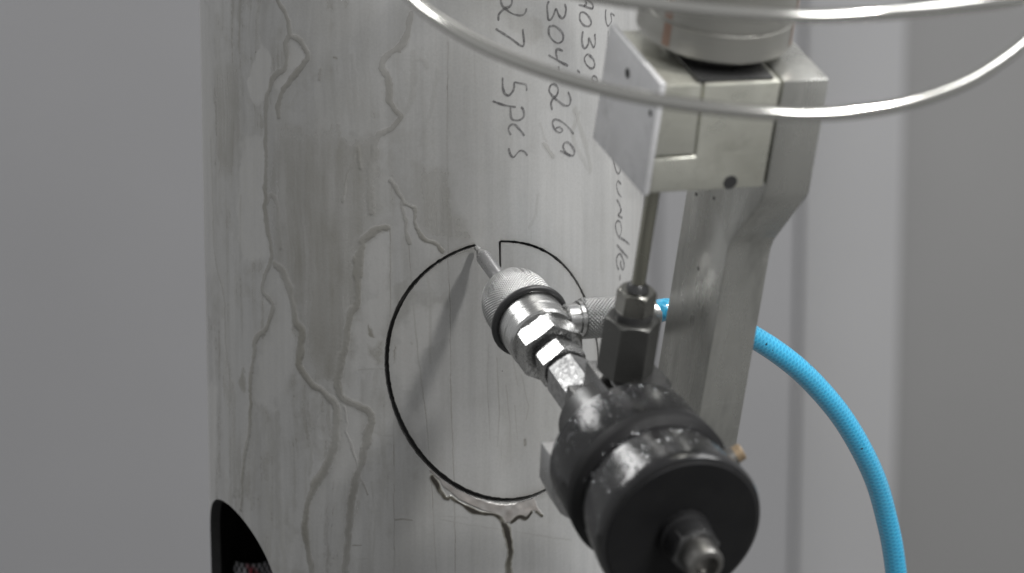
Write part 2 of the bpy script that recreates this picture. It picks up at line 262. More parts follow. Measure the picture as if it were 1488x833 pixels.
def worn(name, col, rough, metallic, stain, stretch=None):
    m = NT(name); p = m.p
    big = m.noise(13, 6, 0.62, stretch); mid = m.noise(55, 5, 0.6, stretch); fine = m.noise(420, 3, 0.6, (0.12, 1, 1))
    c = m.mix(m.math('MULTIPLY', m.ramp(big, 0.42, 0.70), 0.75), col, stain)
    c = m.mix(m.math('MULTIPLY', m.ramp(mid, 0.55, 0.75), 0.55), c, tuple(q * 0.6 for q in stain))
    c = m.mix(m.math('MULTIPLY', m.ramp(fine, 0.62, 0.75), 0.3), c, tuple(min(1, q * 1.35) for q in col))
    m.l(c, p.inputs['Base Color'])
    p.inputs['Metallic'].default_value = metallic
    m.l(m.ramp(mid, 0.3, 0.7, rough - 0.14, rough + 0.12), p.inputs['Roughness'])
    m.bump(m.math('ADD', fine, mid), 0.18, 0.0004)
    return m.m

def metal(name, col, rough, metallic=1.0, grime=0.35, gscale=60, gcol=None, rvar=0.12, bump=0.0, stretch=None, bscale=400):
    m = NT(name); p = m.p
    nz = m.noise(gscale, 6, 0.6, stretch)
    f = m.ramp(nz, 0.42, 0.72)
    g = gcol or tuple(c * 0.45 for c in col)
    m.l(m.mix(m.math('MULTIPLY', f, grime), col, g), p.inputs['Base Color'])
    p.inputs['Metallic'].default_value = metallic
    m.l(m.ramp(nz, 0.3, 0.75, rough - rvar, rough + rvar), p.inputs['Roughness'])
    if bump:
        m.bump(m.noise(bscale, 3, 0.6, stretch), bump, 0.0004)
    return m.m

M = {}
M['nozzle'] = metal('nozzle steel', (0.50, 0.50, 0.51), 0.30, 0.85, 0.3)
M['tip'] = metal('polished nozzle tip', (0.80, 0.80, 0.80), 0.22, 0.9, 0.1)
M['bright'] = metal('turned stainless steel', (0.60, 0.60, 0.595), 0.26, 1.0, 0.25, 80, rvar=0.08, bump=0.10, stretch=(1, 1, 14))
M['hex'] = metal('wet stainless nut', (0.54, 0.54, 0.535), 0.27, 1.0, 0.8, 520, (0.16, 0.16, 0.16), 0.14, 0.35, bscale=800)
M['neck'] = metal('wet ground steel', (0.40, 0.40, 0.40), 0.42, 0.9, 0.75, 330, (0.17, 0.17, 0.17), 0.16, 1.0, bscale=520)
M['knurl'] = metal('knurled steel', (0.42, 0.42, 0.415), 0.33, 1.0, 0.3, 70)
M['rubber'] = metal('black rubber', (0.022, 0.022, 0.023), 0.42, 0.0, 0.3, 120, (0.06, 0.06, 0.06))
M['alu'] = worn('worn milled aluminium', (0.58, 0.58, 0.52), 0.36, 0.75, (0.39, 0.385, 0.33))
M['alu_arm'] = worn('worn aluminium arm', (0.46, 0.46, 0.435), 0.30, 0.8, (0.25, 0.25, 0.235), (1.5, 0.35, 1.5))
M['alu_plate'] = worn('pale aluminium plate', (0.68, 0.68, 0.69), 0.48, 0.5, (0.52, 0.52, 0.525))
M['collar'] = metal('brushed collar steel', (0.42, 0.415, 0.385), 0.36, 0.85, 0.35, 30, (0.27, 0.26, 0.23), 0.08, 0.12, stretch=(1, 6, 1))
M['reflection_tint'] = metal('orange reflection tint', (0.33, 0.225, 0.175), 0.4, 0.7, 0.4, 40)  # colour of the orange reflections painted on the collar
M['dark_steel'] = metal('dark oily steel', (0.085, 0.085, 0.085), 0.34, 0.7, 0.4, 90, (0.03, 0.03, 0.03), 0.12, 0.2)
M['nut_dark'] = metal('dull fitting steel', (0.105, 0.105, 0.10), 0.36, 0.8, 0.5, 60, (0.07, 0.07, 0.068), 0.1, 0.15)
M['nut_mid'] = metal('worn gland nut', (0.30, 0.295, 0.27), 0.28, 1.0, 0.6, 70, (0.12, 0.12, 0.11), 0.1, 0.15)
M['tube'] = metal('high pressure tube steel', (0.36, 0.355, 0.30), 0.27, 1.0, 0.45, 50, (0.26, 0.255, 0.22), 0.08)
M['coil'] = metal('bright coil tube', (0.58, 0.575, 0.545), 0.16, 1.0, 0.25, 30, (0.42, 0.41, 0.38), 0.05)
M['anodised'] = metal('black anodised aluminium', (0.010, 0.010, 0.0105), 0.19, 0.0, 0.5, 60, (0.020, 0.020, 0.021), 0.12, 0.45, bscale=230)
M['cap'] = metal('matt black end cap', (0.006, 0.006, 0.0065), 0.62, 0.0, 0.25, 70, (0.012, 0.012, 0.012))
M['cap'].node_tree.nodes['Principled BSDF'].inputs['Specular IOR Level'].default_value = 0.22
M['brass'] = metal('sintered bronze', (0.27, 0.20, 0.125), 0.5, 0.4, 0.4, 200)
M['connector'] = metal('nickel connector', (0.23, 0.225, 0.215), 0.4, 1.0, 0.45, 120)
M['clamp'] = metal('wet clamp steel', (0.26, 0.26, 0.26), 0.26, 1.0, 0.5, 120, (0.16, 0.16, 0.16), 0.12, 0.4, bscale=500)
M['clamp_pale'] = metal('pale clamp plate', (0.40, 0.40, 0.40), 0.35, 0.7, 0.4, 60)
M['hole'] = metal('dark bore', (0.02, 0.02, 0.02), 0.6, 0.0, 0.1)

def mat_wall(name, col):
    m = NT(name)
    nz = m.noise(1.6, 4, 0.5)
    m.l(m.mix(m.ramp(nz, 0.35, 0.65), tuple(c * 0.95 for c in col), tuple(c * 1.05 for c in col)), m.p.inputs['Base Color'])
    m.p.inputs['Roughness'].default_value = 0.7
    m.p.inputs['Specular IOR Level'].default_value = 0.25
    return m.m
M['wall'] = mat_wall('grey wall paint', (0.235, 0.235, 0.242))
M['floor'] = mat_wall('workshop concrete', (0.13, 0.13, 0.128))
M['wall2'] = mat_wall('grey panel paint', (0.272, 0.272, 0.279))
M['wall3'] = mat_wall('light grey panel paint', (0.302, 0.302, 0.307))
M['wall4'] = mat_wall('mid grey panel paint', (0.3, 0.3, 0.306))
M['wall5'] = mat_wall('warm grey panel paint', (0.222, 0.221, 0.22))

def mat_drop():
    m = NT('water droplets'); p = m.p
    p.inputs['Base Color'].default_value = (0.9, 0.92, 0.93, 1)
    p.inputs['Roughness'].default_value = 0.03
    p.inputs['IOR'].default_value = 1.33
    p.inputs['Transmission Weight'].default_value = 1.0
    return m.m
M['drop'] = mat_drop()

def mat_hose():
    m = NT('blue braided hose'); p = m.p
    uv = m.n('ShaderNodeUVMap', uv_map='UVMap')
    sep = m.n('ShaderNodeSeparateXYZ'); m.l(uv.outputs[0], sep.inputs[0])
    x, y = sep.outputs[0], sep.outputs[1]
    def fam(sign):
        a = m.math('ADD', m.math('MULTIPLY', x, 0.42), m.math('MULTIPLY', y, 7.0 * sign))
        w = m.math('ABSOLUTE', m.math('SUBTRACT', m.math('FRACT', a), 0.5))
        return m.ramp(w, 0.10, 0.24, 1.0, 0.0)
    th = m.math('MAXIMUM', fam(1), fam(-1))
    base = m.mix(th, (0.022, 0.27, 0.46), (0.045, 0.36, 0.57))
    vo = m.n('ShaderNodeTexVoronoi'); vo.inputs['Scale'].default_value = 210
    tc = m.n('ShaderNodeTexCoord'); m.l(tc.outputs['Object'], vo.inputs['Vector'])
    ns = m.noise(150, 2)
    sp = m.math('MULTIPLY', m.ramp(vo.outputs['Distance'], 0.10, 0.16, 1, 0), m.ramp(ns, 0.56, 0.6))
    gr = m.math('MULTIPLY', m.ramp(m.noise(22, 5, 0.6), 0.45, 0.75), 0.45)
    base = m.mix(gr, base, (0.055, 0.22, 0.33))
    m.l(m.mix(sp, base, (0.01, 0.03, 0.045)), p.inputs['Base Color'])
    p.inputs['Roughness'].default_value = 0.22
    p.inputs['Subsurface Weight'].default_value = 0.45
    p.inputs['Subsurface Radius'].default_value = (0.3, 0.8, 1.0)
    p.inputs['Subsurface Scale'].default_value = 0.002
    p.inputs['Coat Weight'].default_value = 0.7
    p.inputs['Coat Roughness'].default_value = 0.12
    m.bump(th, 0.25, 0.0005)
    return m.m
M['hose'] = mat_hose()

def mat_pipe():
    m = NT('stained steel pipe'); p = m.p
    at = m.n('ShaderNodeAttribute', attribute_name='stain')
    sep = m.n('ShaderNodeSeparateColor'); m.l(at.outputs['Color'], sep.inputs[0])
    dark, light, sludge = sep.outputs[0], sep.outputs[1], sep.outputs[2]
    s1 = m.noise(150, 5, 0.6, (1, 1, 0.022))       # drawn streaks along the pipe
    s2 = m.noise(520, 3, 0.6, (1, 1, 0.05))
    s3 = m.noise(14, 5, 0.6, (1, 1, 0.45))         # cloudy film
    s4 = m.noise(900, 2, 0.5)                      # grain
    blot = m.noise(60, 6, 0.65, (1, 1, 0.6))
    base = m.mix(m.ramp(s1, 0.35, 0.68), (0.375, 0.374, 0.37), (0.435, 0.434, 0.428))
    base = m.mix(m.math('MULTIPLY', m.ramp(s2, 0.58, 0.78), 0.25), base, (0.30, 0.30, 0.295))
    base = m.mix(m.math('MULTIPLY', m.ramp(s3, 0.45, 0.75), 0.35), base, (0.36, 0.355, 0.335))
    base = m.mix(m.math('MULTIPLY', m.ramp(s4, 0.35, 0.7), 0.13), base, (0.2, 0.2, 0.2))
    # light film and dark olive film, broken by the blotch noise
    lf = m.math('MULTIPLY', light, m.ramp(blot, 0.2, 0.65, 0.6, 1.1), True)
    base = m.mix(lf, base, (0.56, 0.553, 0.535))
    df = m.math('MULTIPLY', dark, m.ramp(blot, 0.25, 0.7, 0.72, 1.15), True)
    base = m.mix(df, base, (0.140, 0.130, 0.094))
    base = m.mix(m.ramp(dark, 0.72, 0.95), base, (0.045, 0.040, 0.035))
    base = m.mix(sludge, base, m.mix(m.ramp(blot, 0.3, 0.65), (0.20, 0.19, 0.18), (0.36, 0.33, 0.31)))
    m.l(base, p.inputs['Base Color'])
    p.inputs['Metallic'].default_value = 0.35
    r = m.ramp(s3, 0.3, 0.7, 0.32, 0.44)
    m.l(m.math('MAXIMUM', m.math('SUBTRACT', r, m.math('MULTIPLY', dark, 0.42)), 0.10), p.inputs['Roughness'])
    h = m.math('ADD', m.math('MULTIPLY', s1, 0.6), m.math('MULTIPLY', s4, 0.4))
    m.bump(h, 0.22, 0.0004)
    return m.m
M['pipe'] = mat_pipe()
M['pipe_in'] = metal('darkened pipe bore', (0.030, 0.029, 0.028), 0.7, 0.0, 0.5, 60, (0.015, 0.015, 0.015))  # steel bore coloured near black to deepen the shade inside
M['cut'] = metal('darkened hole rim', (0.014, 0.014, 0.014), 0.6, 0.0, 0.5, 300, (0.015, 0.015, 0.015))  # rim coloured near black so it sinks into the hole's shade

def mat_ink():
    m = NT('grey marker'); p = m.p
    p.inputs['Base Color'].default_value = (0.055, 0.053, 0.056, 1)
    p.inputs['Roughness'].default_value = 0.6
    nz = m.noise(700, 4, 0.65)
    n2 = m.noise(90, 3, 0.6)
    a = m.math('MULTIPLY', m.ramp(nz, 0.3, 0.6, 0.32, 0.78), m.ramp(n2, 0.3, 0.65, 0.5, 0.95))
    uv = m.n('ShaderNodeUVMap', uv_map='UVMap')
    sep = m.n('ShaderNodeSeparateXYZ'); m.l(uv.outputs[0], sep.inputs[0])
    edge = m.ramp(m.math('ABSOLUTE', m.math('SUBTRACT', sep.outputs[1], 0.5)), 0.26, 0.5, 1.0, 0.0)
    m.l(m.math('MULTIPLY', a, edge), p.inputs['Alpha'])
    return m.m
M['ink'] = mat_ink()

def mat_insert():
    m = NT('checked cloth'); p = m.p
    uv = m.n('ShaderNodeUVMap', uv_map='UVMap')
    def chk(scale, a, b):
        c = m.n('ShaderNodeTexChecker'); c.inputs['Scale'].default_value = scale
        c.inputs[1].default_value = a + (1,); c.inputs[2].default_value = b + (1,)
        m.l(uv.outputs[0], c.inputs[0]); return c.outputs[0]
    f = m.noise(24, 3)
    m.l(m.mix(m.ramp(f, 0.54, 0.58), chk(30, (0.42, 0.42, 0.44), (0.02, 0.02, 0.02)), chk(30, (0.32, 0.03, 0.05), (0.02, 0.02, 0.02))), p.inputs['Base Color'])
    p.inputs['Roughness'].default_value = 0.9
    return m.m
M['insert'] = mat_insert()

# ------------------------------------------------------------------ background
def sheet(name, x0, x1, y0, y1, z0, z1, mat, parent=None, bevel=0.0):
    bm = bmesh.new()
    bmesh.ops.create_cube(bm, size=1)
    for v in bm.verts:
        v.co = Vector(((x0 + x1) / 2 + v.co.x * (x1 - x0), (y0 + y1) / 2 + v.co.y * (y1 - y0), (z0 + z1) / 2 + v.co.z * (z1 - z0))) * S
    if bevel: bmesh.ops.bevel(bm, geom=list(bm.edges), offset=bevel * S, segments=3, profile=0.5, affect='EDGES')
    return from_bm(name, bm, mat, parent)

ZFLOOR = -900.0
wall = sheet('back_wall', -1600, 1600, 1400, 1440, -940, 900, M['wall'])
tag(wall, kind='structure')
fl = sheet('floor', -2500, 2500, -3000, 1399, -940, ZFLOOR, M['floor'])  # out-of-view dark floor, added to darken undersides and reflections from below
tag(fl, kind='structure')
# upright panels fixed to the wall on the right; the pale one is a shallow rounded pilaster
sheet('wall_panel', 172, 292, 1393, 1399, -898, 880, M['wall2'], wall, 2)
def pilaster(x0, x1, y, bulge, mat):
    bm = bmesh.new(); cols = []
    n = 24
    for q in range(n + 1):
        f = q / n; yy = y - bulge * math.sin(math.pi * f) ** 0.8
        cols.append([bm.verts.new(Vector((x0 + (x1 - x0) * f, yy, z)) * S) for z in (-898, 880)])
    back = [[bm.verts.new(Vector((x, 1399, z)) * S) for z in (-898, 880)] for x in (x0, x1)]
    ring = [back[0]] + cols + [back[1]]
    for a, b in zip(ring, ring[1:] + ring[:1]): bm.faces.new((a[0], b[0], b[1], a[1]))
    bm.faces.new([a[0] for a in ring]); bm.faces.new([a[1] for a in ring])
    return from_bm('wall_panel', bm, mat, wall, angle=50)
pilaster(296, 382, 1392, 10, M['wall3'])
sheet('wall_panel', 379, 1400, 1393, 1399, -898, 880, M['wall5'], wall, 3)

# ------------------------------------------------------------------ the pipe
ZB, ZT = -900.0, 420.0
PI2R = 2 * math.pi * RP
WALL_T = 5.0
C1 = np.array([40.0, -16.0])          # centre of the round cut (u = arc length, z)
C2 = np.array([-121.0, -148.5])       # centre of the finished hole
HR2 = (47.0, 50.5)
UL, UM, UR = -190.0, -46.0, 172.0

def kerf_r(t):
    r = np.full_like(t, KERF[0])
    for k in range(1, 4): r = r + KERF[2 * k - 1] * np.cos(k * t) + KERF[2 * k] * np.sin(k * t)
    return r

def seg_dist(P, line, side=False):
    """distance to a polyline and the position along it"""
    best = np.full(len(P), 1e9); sg = np.zeros(len(P))
    for a, b in zip(line, line[1:]):
        a = np.array(a, float); b = np.array(b, float); d = b - a; L2 = max(d @ d, 1e-9)
        t = np.clip(((P - a) @ d) / L2, 0, 1)
        q = np.hypot(*(P - a - t[:, None] * d).T)
        k = q < best
        best = np.where(k, q, best)
        if side:
            c = d[0] * (P[:, 1] - a[1]) - d[1] * (P[:, 0] - a[0])
            sg = np.where(k, np.sign(c) * np.clip(np.abs(c) / math.sqrt(L2) / (q + 1e-6), 0, 1), sg)
    return (best, sg) if side else best

def poly_sd(P, poly):
    """signed distance to a closed polygon, negative inside"""
    poly = [np.array(p, float) for p in poly]
    d = seg_dist(P, poly + [poly[0]])
    ins = np.zeros(len(P), bool)
    for a, b in zip(poly, poly[1:] + poly[:1]):
        c = ((a[1] > P[:, 1]) != (b[1] > P[:, 1]))
        with np.errstate(divide='ignore', invalid='ignore'):
            xi = (b[0] - a[0]) * (P[:, 1] - a[1]) / (b[1] - a[1] + 1e-12) + a[0]
        ins ^= c & (P[:, 0] < xi)
    return np.where(ins, -d, d)

def vnoise(P, f, seed):
    """cheap smooth value noise on the unrolled surface"""
    g = np.random.default_rng(seed).random((257, 257))
    x, y = P[:, 0] * f + 900, P[:, 1] * f + 900
    xi, yi = np.floor(x).astype(int), np.floor(y).astype(int); fx, fy = x - xi, y - yi
    fx, fy = fx * fx * (3 - 2 * fx), fy * fy * (3 - 2 * fy)
    a, b = g[xi % 257, yi % 257], g[(xi + 1) % 257, yi % 257]
    c, d = g[xi % 257, (yi + 1) % 257], g[(xi + 1) % 257, (yi + 1) % 257]
    return (a * (1 - fx) + b * fx) * (1 - fy) + (c * (1 - fx) + d * fx) * fy

def smooth(x): x = np.clip(x, 0, 1); return x * x * (3 - 2 * x)

def stains(P):
    """film, runs and scratches on the unrolled surface: dark, light, sludge, height in mm"""
    W = np.stack([(vnoise(P, 0.22, 1) - .5) * 1.8 + (vnoise(P, 0.7, 2) - .5) * 0.7,
                  (vnoise(P, 0.22, 3) - .5) * 2.4 + (vnoise(P, 0.7, 4) - .5) * 0.7], 1)
    Q = P + W * 0.75
    WS = (vnoise(P, 0.03, 41) - .5)[:, None] * np.array([5.0, 0]) + W * np.array([0.5, 0])
    stk = 0.5 * vnoise((P + WS) * np.array([1, 0.09]), 0.30, 31) + 0.3 * vnoise((P + WS) * np.array([1, 0.06]), 0.9, 32) + 0.2 * vnoise(P, 0.14, 34)
    cld = 0.5 * vnoise(P, 0.07, 51) + 0.3 * vnoise(P, 0.2, 52) + 0.2 * vnoise(P, 0.6, 53)
    n = len(P); lf = smooth((20 - P[:, 0]) / 70); dark = (0.25 + 0.75 * lf) * (0.26 * smooth((stk - 0.38) * 2.2) + 0.20 * smooth((cld - 0.45) * 3)); light = (0.3 + 0.7 * lf) * 0.16 * smooth((0.47 - stk) * 3.0) * (0.3 + cld); sl = np.zeros(n); h = np.zeros(n)
    def near(pts, m):
        a = np.array(pts, float)
        return np.nonzero((P[:, 0] > a[:, 0].min() - m) & (P[:, 0] < a[:, 0].max() + m) & (P[:, 1] > a[:, 1].min() - m) & (P[:, 1] < a[:, 1].max() + m))[0]
    for poly, soft, v in PATCHES:
        i = near(poly, soft * 2 + 3)
        if not len(i): continue
        if v > 0 and soft > 1.2: soft = soft * 1.6
        if -0.3 < v < 0: soft = max(soft * 1.3, 2.2)
        WW = W[i] * min(soft, 2.5) * 0.8
        q = smooth(0.5 - poly_sd(Q[i] + WW, poly) / (2 * soft))
        if soft > 2.5: q = q * (0.45 + 0.9 * stk[i])
        if v < 0: q = q * (0.55 + 0.75 * cld[i])
        if v > 0: dark[i] = np.maximum(dark[i], q * v)
        else: light[i] = np.maximum(light[i], -q * v); dark[i] *= 1 - 0.8 * q
    for line, w, s, sd in RUNS:
        line = catmull(line, 1.6)
        i = near(line, w * 2 + (16 if sd else 4))
        if not len(i): continue
        d, sg = seg_dist(Q[i], line, True)
        d = d * (0.8 + 0.45 * vnoise(P[i], 0.10, 7))
        core = smooth(1.5 - d / (w * 0.60))
        k = s * 0.54 * core * (0.72 + 0.5 * vnoise(P[i], 0.05, 8))
        if sd:
            on = smooth(sg * sd * 1.5 + 0.2)
            k = np.maximum(k, s * on * 0.27 * np.exp(-np.maximum(d - w * 0.3, 0) / 5.0) * (0.5 + 0.9 * stk[i]))
            light[i] = np.maximum(light[i], s * (1 - on) * 0.22 * smooth((d - w * 0.45) / (0.4 * w)) * np.exp(-d / 3.5))
        dark[i] = np.maximum(dark[i], k)
        h[i] = np.maximum(h[i], 0.20 * s * smooth(1.3 - d / (w * 0.6)))
    for line, w, s in SCRATCHES:
        i = near(line, w * 2 + 2)
        if not len(i): continue
        R_ = P[i] + W[i] * 0.22
        d = seg_dist(R_, line)
        br = 0.55 + 0.7 * vnoise(P[i], 0.09, 9)
        dark[i] = np.maximum(dark[i], 0.62 * s * br * smooth(1.3 - d / max(w * 0.6, 0.42)))
    dc = P - C1; tk = np.arctan2(dc[:, 1], dc[:, 0]); dk = np.abs(np.hypot(dc[:, 0], dc[:, 1]) - kerf_r(tk))
    open_ = (tk < math.radians(91)) | (tk > math.radians(102))
    kd = np.exp(-dk / (0.9 + 1.5 * vnoise(P, 0.16, 61))) * (0.25 + 0.9 * vnoise(P, 0.09, 62)) * open_
    dark = np.maximum(dark, 0.55 * kd)
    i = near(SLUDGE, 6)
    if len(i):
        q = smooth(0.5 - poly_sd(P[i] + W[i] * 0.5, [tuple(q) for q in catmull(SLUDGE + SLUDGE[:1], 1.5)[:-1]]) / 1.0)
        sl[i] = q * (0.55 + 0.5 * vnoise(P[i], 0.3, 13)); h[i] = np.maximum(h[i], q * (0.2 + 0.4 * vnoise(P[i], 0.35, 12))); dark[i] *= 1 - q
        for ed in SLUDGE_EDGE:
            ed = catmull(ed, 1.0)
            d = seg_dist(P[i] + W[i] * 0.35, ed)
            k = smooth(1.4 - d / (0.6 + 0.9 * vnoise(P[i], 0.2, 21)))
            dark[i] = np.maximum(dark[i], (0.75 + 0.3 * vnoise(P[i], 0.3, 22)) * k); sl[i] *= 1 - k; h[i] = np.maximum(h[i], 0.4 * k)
    return dark, light, sl, h

class Surf:
    """collects patches of the pipe in (u, z, radius) and turns them into one mesh"""
    def __init__(s): s.P = []; s.r = []; s.F = []; s.n = 0
    def grid(s, U_, Z_, rad, wrap=False, keep=None, flip=False):
        m, n = U_.shape
        idx = s.n + np.arange(m * n).reshape(m, n)
        s.P.append(np.stack([U_.ravel(), Z_.ravel()], 1)); s.r.append(np.broadcast_to(rad, (m, n)).ravel().astype(float)); s.n += m * n
        if wrap: idx = np.concatenate([idx, idx[:, :1]], 1)
        f = np.stack([idx[:-1, :-1], idx[:-1, 1:], idx[1:, 1:], idx[1:, :-1]], -1)
        if keep is not None: f = f[keep]
        f = f.reshape(-1, 4)
        s.F.append(f[:, ::-1] if flip else f)
    def build(s, name, mat, parent, stain=True):
        P = np.concatenate(s.P); r = np.concatenate(s.r); F = np.concatenate(s.F)
        top = r > RP - 0.01
        me = bpy.data.meshes.new(name)
        col = np.zeros((len(P), 4), 'f'); col[:, 3] = 1
        if stain:
            ii = np.nonzero(top)[0]
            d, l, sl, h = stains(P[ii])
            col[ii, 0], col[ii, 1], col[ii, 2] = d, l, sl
            r[ii] += h
        ph = P[:, 0] / RP
        V = np.stack([r * np.sin(ph), -r * np.cos(ph), P[:, 1]], 1) * S
        me.vertices.add(len(V)); me.vertices.foreach_set('co', V.astype('f').ravel())
        me.loops.add(F.size); me.loops.foreach_set('vertex_index', F.astype('i').ravel())
        me.polygons.add(len(F)); me.polygons.foreach_set('loop_start', np.arange(0, F.size, 4, dtype='i'))
        me.polygons.foreach_set('loop_total', np.full(len(F), 4, 'i'))
        me.update(calc_edges=True)
        if stain:
            ca = me.color_attributes.new('stain', 'FLOAT_COLOR', 'POINT')
            ca.data.foreach_set('color', col.ravel())
        me.polygons.foreach_set('use_smooth', np.ones(len(F), bool))
        me.set_sharp_from_angle(angle=math.radians(50))
        return link(name, me, mat, parent)

def rect_ray(c, t, u0, u1, z0, z1):
    ct, st = np.cos(t), np.sin(t)
    with np.errstate(divide='ignore'):
        a = np.where(ct > 0, (u1 - c[0]) / ct, (u0 - c[0]) / ct)
        b = np.where(st > 0, (z1 - c[1]) / st, (z0 - c[1]) / st)
    a[np.abs(ct) < 1e-9] = 1e9; b[np.abs(st) < 1e-9] = 1e9
    return np.minimum(a, b)

def angles(c, n, rect):
    t = np.linspace(-math.pi, math.pi, n, endpoint=False)
    for cu in rect[:2]:
        for cz in rect[2:]:
            a = math.atan2(cz - c[1], cu - c[0]); t[np.argmin(np.abs(t - a))] = a
    return t

pipe = empty('metal_pipe', (0, 0, ZB * S))
tag(pipe, 'upright grey steel pipe with drip stains, handwriting and a round cut being made', 'pipe')
inv = Matrix.Translation((0, 0, -ZB * S))

# --- outer wall
sf = Surf()
Z1a, Z1b = -100.0, 66.0
rect1 = (UM, UR, Z1a, Z1b)
NA = 1600
t1 = angles(C1, NA, rect1)
GAP0, GAP1 = math.radians(91.0), math.radians(101.9)
tt = np.abs(t1 - (GAP0 + GAP1) / 2) - (GAP1 - GAP0) / 2
half = 0.95 * smooth(tt / math.radians(0.9) + 0.5)
half *= 1.0 + 0.36 * np.cos(t1 - math.radians(222)) + 0.30 * (vnoise(np.stack([t1 * 40, t1 * 0], 1), 1.0, 5) - .5) + 0.16 * (vnoise(np.stack([t1 * 150, t1 * 0], 1), 1.0, 6) - .5)
rk = kerf_r(t1)
bd = rect_ray(C1, t1, *rect1)
s_ = np.linspace(0, 1, 165)[:, None]
rad = (rk + half)[None] + ((bd - rk - half)[None]) * s_
sf.grid(C1[0] + rad * np.cos(t1), C1[1] + rad * np.sin(t1), RP, wrap=True)
# wall of the kerf, outer side
ur = lambda r: (C1[0] + r * np.cos(t1), C1[1] + r * np.sin(t1))
def strip(sf_, r, depth, flip):
    uu, zz = ur(r)
    sf_.grid(np.stack([uu, uu]), np.stack([zz, zz]), np.array([[RP - 0.02], [RP - depth]]), wrap=True, flip=flip)
strip(sf, rk + half, WALL_T + 1, True)
g = lambda a, b, n: np.linspace(a, b, n)
def grid(sf_, u0, u1, z0, z1, du, dz, rad=RP, flip=False):
    U_, Z_ = np.meshgrid(g(u0, u1, max(2, int((u1 - u0) / du) + 1)), g(z0, z1, max(2, int((z1 - z0) / dz) + 1)))
    sf_.grid(U_, Z_, rad, flip=flip)
ZV0, ZV1 = -240.0, 185.0
grid(sf, UM, UR, Z1b, ZV1, 0.45, 0.55)
grid(sf, UM, UR, -150, Z1a, 0.5, 0.5)
grid(sf, UM, UR, ZV0, -150, 3, 30)
Z2 = -92.0
grid(sf, UL, UM, Z2, ZV1, 0.45, 0.5)
rect2 = (UL, UM, ZV0, Z2)
t2 = angles(C2, 900, rect2)
hr = 1 / np.sqrt((np.cos(t2) / HR2[0]) ** 2 + (np.sin(t2) / HR2[1]) ** 2)
b2 = rect_ray(C2, t2, *rect2)
rad2 = hr[None] + (b2 - hr)[None] * np.linspace(0, 1, 60)[:, None]
sf.grid(C2[0] + rad2 * np.cos(t2), C2[1] + rad2 * np.sin(t2), RP, wrap=True)
hu, hz = C2[0] + hr * np.cos(t2), C2[1] + hr * np.sin(t2)
# back, top and bottom: never seen closely
grid(sf, UR, UL + PI2R, ZV0, ZV1, 3, 30)
grid(sf, UL, UL + PI2R, ZV1, ZT, 3, 60)
grid(sf, UL, UL + PI2R, ZB, ZV0, 3, 60)
for z in (ZB, ZT):
    uu = g(UL, UL + PI2R, 230)
    sf.grid(np.stack([uu, uu]), np.full((2, 230), z), np.array([[RP - 0.02], [RP - WALL_T]]), flip=(z == ZT))
shell = sf.build('pipe_wall', M['pipe'], pipe)
shell.data.transform(inv)
# --- cut rim of the finished hole
sr = Surf()
sr.grid(np.stack([hu, hu]), np.stack([hz, hz]), np.array([[RP - 0.02], [RP - WALL_T]]), wrap=True, flip=True)
rim_o = sr.build('hole_rim', M['cut'], pipe, False)
rim_o.data.transform(inv)
# --- bore
sb = Surf(); ri = RP - WALL_T
t3 = angles(C2, 160, rect2); hr3 = 1 / np.sqrt((np.cos(t3) / HR2[0]) ** 2 + (np.sin(t3) / HR2[1]) ** 2)
b3 = rect_ray(C2, t3, *rect2); rad3 = hr3[None] + (b3 - hr3)[None] * np.linspace(0, 1, 6)[:, None]
sb.grid(C2[0] + rad3 * np.cos(t3), C2[1] + rad3 * np.sin(t3), ri, wrap=True, flip=True)
grid(sb, UM, UL + PI2R, ZV0, Z2, 4, 40, ri, True)
grid(sb, UL, UL + PI2R, Z2, ZT, 4, 60, ri, True)
grid(sb, UL, UL + PI2R, ZB, ZV0, 4, 60, ri, True)
bore = sb.build('pipe_bore', M['pipe_in'], pipe, False)
bore.data.transform(inv)
# --- disc that is being cut free
sd = Surf()
rin = rk - half
rad4 = rin[None] * (np.linspace(0.004, 1, 118)[:, None])
kslot = int(np.argmin(np.abs(t1 - math.radians(90.9))))
keep = np.ones((117, NA), bool)
i0 = int(117 * 0.80)
keep[i0:, kslot - 2:kslot + 3] = False
sd.grid(C1[0] + rad4 * np.cos(t1), C1[1] + rad4 * np.sin(t1), RP, wrap=True, keep=keep)
strip(sd, rin, WALL_T + 1, False)
for k, fl in ((kslot - 2, False), (kslot + 3, True)):        # sides of the lead-in slot
    rr = rad4[i0:, k]; uu, zz = C1[0] + rr * math.cos(t1[k]), C1[1] + rr * math.sin(t1[k])
    sd.grid(np.stack([uu, uu]), np.stack([zz, zz]), np.array([[RP - 0.02], [RP - WALL_T - 1]]), flip=fl)
disc = sd.build('cut_disc', M['pipe'], pipe)
disc.data.transform(inv)
tag(disc, 'round disc almost cut free from the pipe wall')

